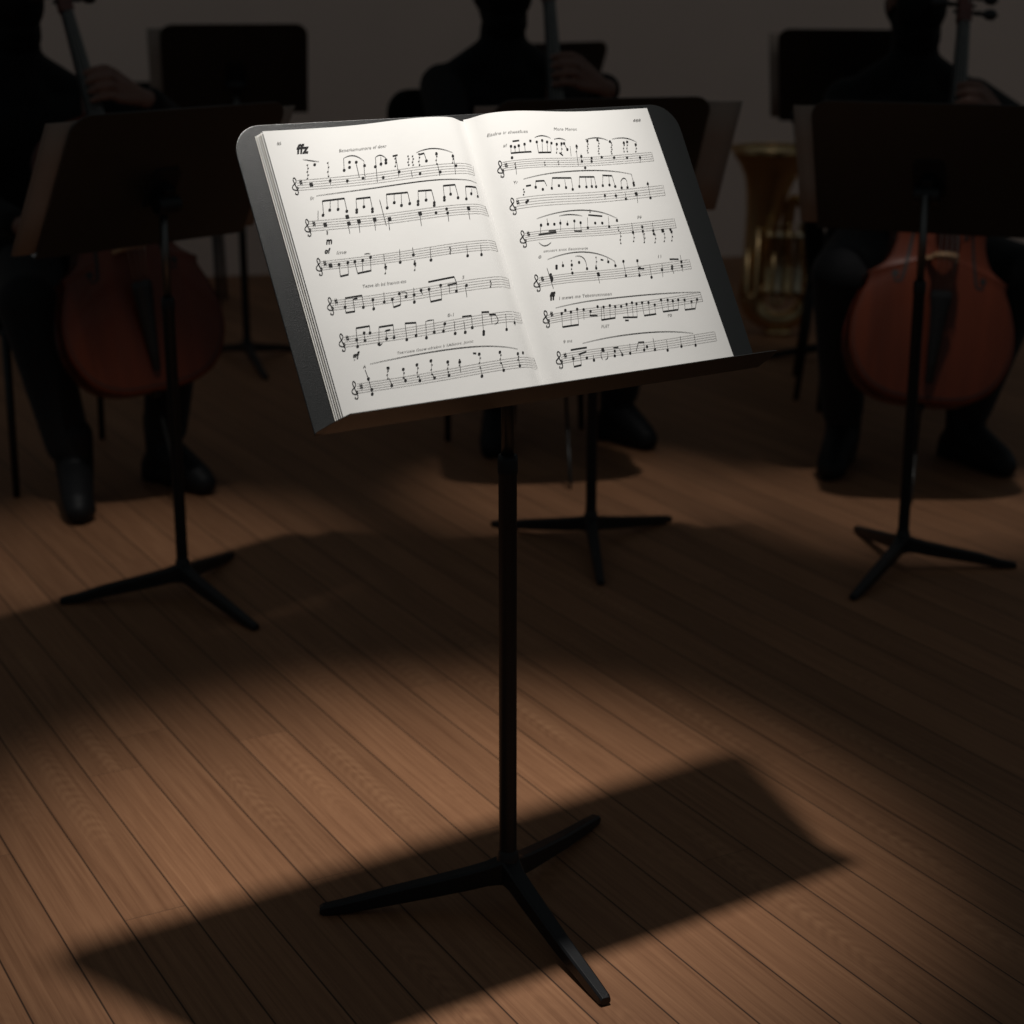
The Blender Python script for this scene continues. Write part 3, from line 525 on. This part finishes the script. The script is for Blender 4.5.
    prism(bm, bo, -.005, .005, MX(((1, 0, 0, 0), (0, -1, 0, yb + .001), (0, 0, 1, .385), (0, 0, 0, 1))))
    obj('bridge', bm, M_BRIDGE, root, smooth=False)
    # fingerboard, nut, neck
    bm = bmesh.new(); secs = []
    for z, w, y in ((.50, .031, -.139), (.75, .0235, -.106), (1.035, .0155, -.0735)):
        ring = [(w * math.sin(t), y + (1 - math.cos(t)) * .010 * w / .031) for t in [(-1 + 2 * k / 8) * 1.45 for k in range(9)]]
        ring = [(math.sin((-1 + 2 * k / 8) * 1.45) / math.sin(1.45) * w, y + .011 * (1 - math.cos((-1 + 2 * k / 8) * 1.45)) * w / .031) for k in range(9)] + [(w, y + .020), (-w, y + .020)]
        secs.append([bm.verts.new((a, b_, z)) for a, b_ in ring])
    for a, b in zip(secs, secs[1:]):
        for k in range(11): bm.faces.new((a[k], a[(k + 1) % 11], b[(k + 1) % 11], b[k]))
    bm.faces.new(secs[0]); bm.faces.new(secs[-1])
    obj('fingerboard', bm, M_EBONY, root, smooth=False)
    bm = bmesh.new(); tube(bm, [(0, -.045, .735), (0, -.060, .775), (0, -.066, .82), (0, -.050, 1.0), (0, -.046, 1.05)], [.032, .024, .0185, .0155, .0165], 16, sx=1, sy=1)
    obj('neck', bm, M_RIBWOOD, root)
    # pegbox and scroll
    bm = bmesh.new(); secs = []
    for z, y, w, d in ((1.035, -.058, .0185, .021), (1.08, -.050, .0185, .022), (1.13, -.036, .0165, .020), (1.165, -.022, .0145, .017)):
        secs.append([bm.verts.new((a * w, y + b_ * d, z)) for a, b_ in ((-1, -1), (1, -1), (1, 1), (-1, 1))])
    for a, b in zip(secs, secs[1:]):
        for k in range(4): bm.faces.new((a[k], a[(k + 1) % 4], b[(k + 1) % 4], b[k]))
    bm.faces.new(secs[0]); bm.faces.new(secs[-1])
    obj('pegbox', bm, M_RIBWOOD, root, bevel=.004)
    bm = bmesh.new(); pts = []; rad = []
    for k in range(44):
        t = k / 43; a = math.pi * .5 + 0 - t * 4.2 * math.pi; rr = .036 * (1 - t) + .004
        pts.append((0, -.030 + rr * math.cos(a) * 1.0 - .002, 1.195 + rr * math.sin(a) * -1.0)); rad.append(.013 * (1 - .45 * t))
    tube(bm, pts, rad, 10, ref=V((1, 0, 0)), sx=1.0, sy=1.0)
    for v in bm.verts: v.co.x *= 1.45
    obj('scroll', bm, M_RIBWOOD, root)
    for i, (z, y, s) in enumerate(((1.065, -.054, 1), (1.085, -.050, -1), (1.110, -.044, 1), (1.132, -.038, -1))):
        bm = bmesh.new()
        lathe(bm, [(0, -.03), (.0045, -.03), (.0060, .02), (.0062, .035), (.0085, .038), (.0060, .043), (.0065, .050), (.0125, .058), (.0155, .068), (.0140, .080), (.006, .087), (.0025, .090), (0, .091)], 14, cap=False)
        bm.transform(MX.Translation((0, y, z)) @ MX.Rotation(s * math.pi / 2, 4, 'Y') )
        obj('peg', bm, M_EBONY, root)
    # tailpiece, strings, endpin
    bm = bmesh.new(); secs = []
    for z, w, y, t in ((.055, .011, -.074, .010), (.10, .014, -.088, .012), (.20, .021, -.112, .013), (.275, .028, -.131, .013), (.292, .027, -.135, .010)):
        secs.append([bm.verts.new((a * w, y + b_ * t, z)) for a, b_ in ((-1, -.2), (-.6, -.85), (0, -1.1), (.6, -.85), (1, -.2), (.8, .5), (-.8, .5))])
    for a, b in zip(secs, secs[1:]):
        for k in range(7): bm.faces.new((a[k], a[(k + 1) % 7], b[(k + 1) % 7], b[k]))
    bm.faces.new(secs[0]); bm.faces.new(secs[-1])
    obj('tailpiece', bm, M_EBONY, root, smooth=False)
    for i in range(4):
        x = (i - 1.5)
        bm = bmesh.new(); tube(bm, [(x * .011, -.1365, .285), (x * .0145, yb - .0855 + .0012 * x * x * 1.6, .385), (x * .0065, -.0765, 1.037), (x * .005, -.062, 1.075 + .018 * i)], .0010 + .0002 * i, 6)
        obj('string', bm, M_STRING, root)
    bm = bmesh.new(); lathe(bm, [(0, -.006), (.010, -.006), (.014, .0), (.014, .012), (0, .012)], 16, MX.Translation((0, 0, -.008)), cap=False)
    obj('endpin_collar', bm, M_EBONY, root)
    bm = bmesh.new(); lathe(bm, [(0, -1), (.0015, -.995), (.0048, -.95), (.0048, 0), (0, 0)], 12, cap=False)
    ep = obj('endpin', bm, M_TUBE_DARK, root)
    return root, ep

def place_cello(root, ep, B, T, front, label):
    B, T = V(B), V(T); z = (T - B).normalized(); y = -(V(front) - z * z.dot(V(front))).normalized(); x = y.cross(z)
    sc = (T - B).length / 1.035 * (.965 if B.x < -.5 else 1)
    m = basis(B, x, y, z) @ MX.Scale(sc, 4)
    root.matrix_world = m; ep.scale = (1, 1, (B.z / z.z - .003 * 0) / sc)
    tag(root, label, 'cello', None); return x, -y, z

cello0, ep0 = make_cello()
def copy_cello():
    r = cello0.copy(); COL.objects.link(r); e = None
    for ch in cello0.children:
        c = ch.copy(); COL.objects.link(c); c.parent = r; c.matrix_parent_inverse = ch.matrix_parent_inverse.copy()
        if ch is ep0: e = c
        for g in ch.children:
            d = g.copy(); COL.objects.link(d); d.parent = c
    return r, e
cello1, ep1 = copy_cello(); cello2, ep2 = copy_cello()
CELLO = {}
CELLO['left'] = (V((-.876, 4.32, .290)), V((-1.094, 4.520, 1.205)), V((.46, -.89, 0)))
CELLO['mid'] = (V((.137, 4.52, .262)), V((.085, 4.73, 1.195)), V((.15, -.99, 0)))
CELLO['right'] = (V((1.026, 4.405, .236)), V((1.130, 4.712, 1.140)), V((-.05, -1, 0)))
AX = {}
AX['right'] = place_cello(cello0, ep0, *CELLO['right'], 'reddish brown cello held by the cellist at the right')
AX['left'] = place_cello(cello1, ep1, *CELLO['left'], 'reddish brown cello of the cellist at the left edge')
AX['mid'] = place_cello(cello2, ep2, *CELLO['mid'], 'cello of the middle cellist, mostly hidden by the front score')
# ------------------------------------------------------------------ people
def ball(bm, c, r, mx=None, seg=16):
    r = r if isinstance(r, (tuple, list)) else (r, r, r)
    m = MX.Translation(V(c)) @ (mx if mx is not None else MX.Identity(4)) @ MX.Diagonal((*r, 1))
    bmesh.ops.create_uvsphere(bm, u_segments=seg, v_segments=seg // 2 + 2, radius=1, matrix=m)

def bone(bm, a, b, ra, rb, seg=14):
    a, b = V(a), V(b); ball(bm, a, ra, None, seg); ball(bm, b, rb, None, seg)
    tube(bm, [a, b], [ra, rb], seg)

def fuse(name, bm, material, parent, voxel=.006, smooth=6, floor_z=None):
    """one continuous surface from overlapping volumes"""
    bmesh.ops.recalc_face_normals(bm, faces=bm.faces[:])
    me = bpy.data.meshes.new('tmp'); bm.to_mesh(me); bm.free()
    t = bpy.data.objects.new('tmp', me); COL.objects.link(t)
    r = t.modifiers.new('r', 'REMESH'); r.mode = 'VOXEL'; r.voxel_size = voxel; r.use_smooth_shade = True
    s = t.modifiers.new('s', 'SMOOTH'); s.factor = .5; s.iterations = smooth
    bpy.context.view_layer.update(); dg = bpy.context.evaluated_depsgraph_get()
    m2 = bpy.data.meshes.new_from_object(t.evaluated_get(dg), depsgraph=dg)
    bpy.data.objects.remove(t); bpy.data.meshes.remove(me); m2.name = name
    if floor_z is not None:
        for v in m2.vertices: v.co.z = max(v.co.z, floor_z)
    m2.materials.clear(); m2.materials.append(material)
    for p in m2.polygons: p.use_smooth = True; p.material_index = 0
    return link(bpy.data.objects.new(name, m2), parent)

def ik(a, b, l1, l2, pole):
    d = b - a; L = min(d.length, (l1 + l2) * .998); u = d.normalized()
    x = (l1 * l1 - l2 * l2 + L * L) / (2 * L); h = math.sqrt(max(0, l1 * l1 - x * x))
    p = (pole - u * u.dot(pole)).normalized(); return a + u * x + p * h

def player(label, key, d, head, pel, knees, ankles, toes, frac, look=None):
    d = V((d[0], d[1], 0)).normalized(); r = V((-d.y, d.x, 0)); Z = V((0, 0, 1))
    head, pel = V(head), V(pel)
    lx, fr, ax = AX[key]; B, T, _ = CELLO[key]; sc = (T - B).length / 1.035
    zz = frac * 1.035
    NK = B + sc * (ax * zz + fr * (.139 - (.139 - .0735) * (zz - .5) / .535))     # a point on the fingerboard surface
    neck = head - Z * .165 - d * .012
    Sh = [neck - Z * .110 + r * s * .172 - d * .012 for s in (-1, 1)]
    # ---- left hand (viewer's right) stopping the strings
    F = []; kn = []
    for i in range(4):
        o = NK + ax * (.033 - .0225 * i)
        ln = (.95, 1.06, 1.0, .84)[i]
        k0 = o + lx * .060 + fr * (.008 + .004 * (i == 1)) - ax * .006
        k1 = o + lx * .040 * ln + fr * (.040 * ln); k2 = o + lx * .012 + fr * .040 * ln; k3 = o - lx * .008 + fr * .012
        F.append((k0, k1, k2, k3)); kn.append(k0)
    wrist = NK + lx * .135 - ax * .045 - fr * .022
    th = [wrist + (NK - fr * .03 - wrist) * .30 + fr * -.004, NK + lx * .045 - fr * .048, NK + lx * .012 - fr * .058 + ax * .012]
    el = ik(Sh[1], wrist, .285, .235, r * 1.0 - Z * .55 - d * .05)
    # ---- right hand resting at the cello's upper bout (hidden behind the music stand)
    tgt = B + sc * (ax * (.46 if key == 'left' else .545) - lx * .165 + fr * .02)
    wr = tgt - lx * .075 - fr * .02 + Z * .03
    er = ik(Sh[0], wr, .285, .245, -r * .25 - Z * .6 - d * .3)
    up2 = (tgt - wr).normalized(); side = ax
    body = bmesh.new()
    bone(body, pel, pel * .5 + neck * .5, .085, .085); bone(body, pel * .5 + neck * .5, neck - Z * .12, .085, .05)
    bone(body, neck - Z * .07, head - Z * .06, .050, .052)
    bone(body, Sh[0], Sh[1], .05, .05)
    for s, e, w in ((Sh[0], er, wr), (Sh[1], el, wrist)):
        bone(body, s, e, .042, .036); bone(body, e, w, .036, .024)
    for i, s in enumerate((-1, 1)):
        hp = pel + r * s * .095
        bone(body, hp, V(knees[i]), .07, .05); bone(body, V(knees[i]), V(ankles[i]), .048, .034); bone(body, V(ankles[i]), V(ankles[i]) * .45 + V(toes[i]) * .55, .030, .018)
    # head
    hm = basis(V((0, 0, 0)), r, -d, Z)
    ball(body, head + Z * .025 - d * .008, (.074, .094, .092), hm, 24)
    ball(body, head - Z * .035 + d * .030, (.056, .060, .072), hm, 20)
    ball(body, head - Z * .082 + d * .052, (.034, .032, .026), hm)
    bone(body, head + Z * .012 + d * .086, head - Z * .028 + d * .104, .008, .012, 8)
    for s in (-1, 1):
        ball(body, head - Z * .01 + r * s * .074 - d * .012, (.010, .020, .032), hm, 10)
        ball(body, head - Z * .018 + r * s * .034 + d * .066, (.022, .016, .018), hm, 10)
    ball(body, head + Z * .030 + d * .070, (.052, .018, .014), hm, 10)
    for q in (-.050, -.060): ball(body, head + Z * q + d * .084, (.022, .010, .006), hm, 8)
    # hands
    for k in F:
        bone(body, k[0], k[1], .0098, .0090, 10); bone(body, k[1], k[2], .0090, .0084, 10); bone(body, k[2], k[3], .0084, .0074, 10)
        bone(body, wrist + (k[0] - wrist) * .25, k[0], .016, .0112, 10)
    bone(body, wrist, th[0], .022, .016, 10); bone(body, th[0], th[1], .014, .011, 10); bone(body, th[1], th[2], .011, .009, 10)
    for i in range(4):
        o = tgt + side * (.033 - .022 * i); k0 = o - lx * .012 + fr * .004; k1 = k0 + up2 * .034 * (.95, 1.08, 1, .8)[i] + fr * .004; k2 = k1 + up2 * .016 - fr * .020; k3 = k2 - fr * .020
        bone(body, wr + (k0 - wr) * .2, k0, .016, .011, 10); bone(body, k0, k1, .0098, .009, 10); bone(body, k1, k2, .009, .0084, 10); bone(body, k2, k3, .0084, .0075, 10)
    bone(body, wr, wr + up2 * .03 + side * .03, .018, .013, 10); bone(body, wr + up2 * .03 + side * .03, wr + up2 * .07 + side * .052 - fr * .01, .012, .009, 10)
    P = fuse('person', body, M_SKIN, None, .005, 4, .004)
    tag(P, label, 'person', None)
    # ---- clothing
    j = bmesh.new()
    ch = pel * .35 + neck * .65; be = pel * .72 + neck * .28
    bone(j, pel - r * .085, pel + r * .085, .125, .125); bone(j, be - r * .055, be + r * .055, .130, .130)
    bone(j, pel, be, .13, .13); bone(j, be, ch, .132, .125)
    bone(j, ch - r * .075, ch + r * .075, .118, .118)
    bone(j, ch, neck - Z * .09, .118, .085); bone(j, Sh[0] + r * .02, Sh[1] - r * .02, .064, .064)
    bone(j, Sh[0], neck - Z * .010, .050, .060); bone(j, Sh[1], neck - Z * .010, .050, .060)
    bone(j, neck - Z * .06, neck + Z * .05, .070, .064)
    for s, e, w in ((Sh[0], er, wr), (Sh[1], el, wrist)):
        bone(j, s, e, .066, .055); c = e + (w - e) * .90; bone(j, e, c, .055, .040)
    fuse('jacket', j, M_SUIT, P, .008, 8)
    t = bmesh.new()
    bone(t, pel - r * .075 - Z * .01, pel + r * .075 - Z * .01, .118, .118)
    for i, s in enumerate((-1, 1)):
        hp = pel + r * s * .092 - Z * .012; k = V(knees[i]); a = V(ankles[i]); hem = a + (k - a) * .16
        bone(t, hp, k, .096, .080); bone(t, k, hem, .078, .057)
    fuse('trousers', t, M_TROUSER, P, .008, 6)
    for i in range(2):
        a, q = V(ankles[i]), V(toes[i]); f = (V((q.x - a.x, q.y - a.y, 0))).normalized(); sd = V((-f.y, f.x, 0))
        b = bmesh.new(); heel = V((a.x, a.y, .036)) - f * .045
        bone(b, a + Z * .09, a - Z * .01, .051, .047); bone(b, a, heel + Z * .005, .046, .036)
        bone(b, heel, V((a.x, a.y, .034)) + f * .06, .036, .040); bone(b, a + f * .02, V((q.x, q.y, .040)) - f * .05, .046, .038)
        bone(b, V((a.x, a.y, .036)) + f * .06, V((q.x, q.y, .030)) - f * .03, .042, .033)
        bone(b, V((q.x, q.y, .030)) - f * .05 + sd * .010, V((q.x, q.y, .026)) - f * .026 - sd * .006, .034, .026)
        box(b, (0, 0, .012), (.058, .055, .024), basis(V((heel.x, heel.y, 0)), sd, -f, Z))
        fuse('shoe', b, M_SHOE, P, .006, 5, .001)
    h = bmesh.new()
    ball(h, head + Z * .036 - d * .022, (.085, .094, .092), hm, 20); ball(h, head - Z * .02 - d * .035, (.083, .066, .075), hm)
    fuse('hair', h, M_HAIR, P, .006, 4)
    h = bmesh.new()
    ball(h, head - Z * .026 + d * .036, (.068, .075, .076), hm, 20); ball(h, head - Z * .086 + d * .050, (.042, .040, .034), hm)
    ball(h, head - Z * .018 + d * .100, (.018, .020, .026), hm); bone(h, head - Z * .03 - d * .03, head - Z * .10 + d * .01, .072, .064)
    fuse('face_silhouette_shell', h, M_HAIR, P, .006, 4)  # black shell added over the face to keep it a dark silhouette
    for s in (-1, 1):
        e = bmesh.new(); ball(e, head + Z * .008 + r * s * .031 + d * .073, .012); obj('eye', e, M_PAPER, P)
    return P

player('cellist in black at the left edge, hand on the cello neck', 'left', (.50, -.87), (-1.255, 4.70, 1.228), (-1.20, 4.80, .545),
       [(-1.185, 4.375, .50), (-.845, 4.49, .52)], [(-1.095, 4.345, .085), (-.905, 4.525, .085)], [(-1.042, 4.140, .03), (-.765, 4.40, .03)], .765)
player('middle cellist in black seated behind the lit open score', 'mid', (.30, -.95), (-.022, 5.16, 1.245), (-.02, 5.23, .545),
       [(-.085, 4.84, .50), (.335, 4.86, .50)], [(-.035, 4.93, .085), (.295, 4.955, .085)], [(-.06, 4.745, .03), (.395, 4.84, .03)], .815)
player('cellist in black at the right, seated behind the right music stand', 'right', (.03, -1), (1.083, 4.985, 1.213), (1.085, 5.07, .545),
       [(.850, 4.62, .53), (1.310, 4.62, .53)], [(.893, 4.71, .085), (1.225, 4.745, .085)], [(.822, 4.525, .03), (1.316, 4.56, .03)], .785)

# ------------------------------------------------------------------ tuba standing by the wall
def tuba(loc, ang):
    root = empty('tuba', loc, 'brass tuba standing upright on the floor by the wall', 'tuba'); root.rotation_euler.z = ang; root.scale = (1.14, 1.14, .965)
    bm = bmesh.new()
    prof = [(.132, .690), (.1345, .692), (.134, .695), (.118, .668), (.098, .635), (.080, .59), (.066, .53), (.056, .46), (.050, .38), (.046, .30), (.044, .20), (.043, .14)]
    rings = []
    for i, (rr, z) in enumerate([(.1335, .697)] + prof[3:]):
        cx = -.012 - .045 * max(0, (.60 - z) / .46) ** .8 if z < .60 else -.012
        rings.append((cx, rr, z))
    seg = 36; vs = [[bm.verts.new((cx + rr * math.cos(2 * math.pi * k / seg), rr * math.sin(2 * math.pi * k / seg), z)) for k in range(seg)] for cx, rr, z in rings]
    for a, b in zip(vs, vs[1:]):
        for k in range(seg): bm.faces.new((a[k], a[(k + 1) % seg], b[(k + 1) % seg], b[k]))
    o = obj('bell', bm, M_BRASS, root); s = o.modifiers.new('t', 'SOLIDIFY'); s.thickness = .0016; s.offset = 0
    bm = bmesh.new(); tube(bm, [(-.012 + .1335 * math.cos(t), .1335 * math.sin(t), .697) for t in [2 * math.pi * k / 40 for k in range(41)]], .0035, 8, cap=False)
    obj('bell_rim', bm, M_BRASS, root)
    def bow(cx, z, r, r0, r1, y0, y1, up, n=18, tail0=0, tail1=0):
        pts = []; rad = []
        if tail0: pts.append((cx - r, y0, z + (tail0 if up < 0 else -tail0))); rad.append(r0)
        for k in range(n + 1):
            t = k / n; a = math.pi * (1 - t)
            pts.append((cx + r * math.cos(a), y0 + (y1 - y0) * t, z + up * r * math.sin(a))); rad.append(r0 + (r1 - r0) * t)
        if tail1: pts.append((cx + r, y1, z + (tail1 if up < 0 else -tail1))); rad.append(r1)
        return pts, rad
    bm = bmesh.new(); p, q = bow(.028, .135, .084, .043, .034, 0, .0, -1, tail0=.02); tube(bm, p, q, 20); obj('bottom_bow', bm, M_BRASS, root)
    bm = bmesh.new(); tube(bm, [(.112, 0, .13), (.112, 0, .26), (.110, 0, .42), (.104, .01, .475), (.086, .02, .505), (.066, .03, .505), (.050, .035, .475), (.046, .04, .40), (.044, .045, .26)], [.034, .030, .026, .024, .023, .022, .021, .020, .018], 18); obj('branch_tube', bm, M_BRASS, root)
    for i in range(4):
        x = -.012 + .030 * i; bm = bmesh.new()
        lathe(bm, [(0, .165), (.008, .165), (.0155, .172), (.0155, .186), (.0132, .188), (.0132, .372), (.0155, .374), (.0155, .392), (.009, .398), (.004, .400), (.004, .424), (.0098, .426), (.0098, .431), (0, .432)], 18, MX.Translation((x, -.078, 0)), cap=False)
        obj('valve', bm, M_SILVER if i % 2 else M_BRASS, root)
    for i, (x, z0, z1, r) in enumerate(((-.030, .20, .41, .016), (.018, .14, .34, .014), (.056, .17, .40, .016), (-.062, .17, .33, .015), (.096, .19, .36, .013))):
        bm = bmesh.new(); pts = [(x - r, -.058, z1), (x - r, -.062, z0)] + [(x - r * math.cos(t), -.064, z0 - r * math.sin(t)) for t in [math.pi * k / 8 for k in range(1, 8)]] + [(x + r, -.062, z0), (x + r, -.058, z1)]
        tube(bm, pts, .0075, 12); obj('valve_slide', bm, M_BRASS, root)
    bm = bmesh.new(); tube(bm, [(.09, -.06, .30), (.125, -.05, .40), (.12, -.03, .50), (.095, -.01, .555), (.082, .05, .57), (.080, .110, .575)], [.009, .008, .0075, .007, .006, .006], 12); obj('leadpipe', bm, M_BRASS, root)
    bm = bmesh.new(); lathe(bm, [(.005, 0), (.006, .03), (.010, .045), (.017, .055), (.0195, .066), (.0195, .072), (.013, .071), (.004, .05)], 18, MX.Translation((.080, .108, .575)) @ MX.Rotation(R(-80), 4, 'X'), cap=False); obj('mouthpiece', bm, M_SILVER, root)
    bm = bmesh.new(); lathe(bm, [(.030, .0), (.042, .0), (.046, .014), (.040, .024), (.030, .024)], 24, MX.Translation((.028, 0, 0)), cap=False); lathe(bm, [(.0, .0), (.030, .0), (.030, .012), (0, .012)], 24, MX.Translation((.028, 0, 0)), cap=False)
    obj('bottom_cap', bm, M_BRASS, root)
tuba((.940, 6.50, 0), R(-6))

# ------------------------------------------------------------------ light
def spot(name, loc, target, power, deg, blend, rad, col):
    l = bpy.data.lights.new(name, 'SPOT'); l.energy = power; l.spot_size = R(deg); l.spot_blend = blend; l.shadow_soft_size = rad; l.color = col
    o = bpy.data.objects.new(name, l); COL.objects.link(o); o.location = loc
    o.rotation_euler = (V(target) - V(loc)).to_track_quat('-Z', 'Y').to_euler()
    return o
WARM = (1.0, .965, .92)
spot('front_stand_spot', (.02, 2.262, 2.40), (-.13, 2.43, 0), 160, 41, .95, .045, WARM)
spot('left_stand_spot', (-.745, 3.60, 1.85), (-.86, 3.93, 0), 30, 37, .95, .03, WARM)
spot('right_stand_spot', (1.0, 4.24, 1.85), (1.0, 4.33, 0), 26, 35, .95, .03, WARM)
spot('middle_stand_spot', (.30, 4.16, 1.85), (.19, 4.42, 0), 27, 34, .95, .03, WARM)
spot('tuba_highlight_fill', (.75, 5.4, 3.0), (.94, 6.5, .35), 9, 14, .8, .08, WARM)  # added fill that puts highlights on the brass, not a lamp of the hall
w = bpy.data.worlds.new('dim_hall'); scene.world = w; w.use_nodes = True
w.node_tree.nodes['Background'].inputs['Color'].default_value = (.86, .97, 1.0, 1)
w.node_tree.nodes['Background'].inputs['Strength'].default_value = .058

# ------------------------------------------------------------------ camera
cam = bpy.data.cameras.new('camera'); co = bpy.data.objects.new('camera', cam); COL.objects.link(co)
cam.sensor_width = 36; cam.lens = 1800 / 1024 * 36
co.location = (0, 0, 1.3); co.rotation_euler = (math.pi / 2 - math.atan(549 / 1800), 0, 0)
cam.clip_start = .05
cam.dof.use_dof = True; cam.dof.focus_distance = 2.32; cam.dof.aperture_fstop = 4.3
scene.camera = co
scene.view_settings.view_transform = 'Standard'; scene.view_settings.look = 'None'; scene.view_settings.exposure = 0
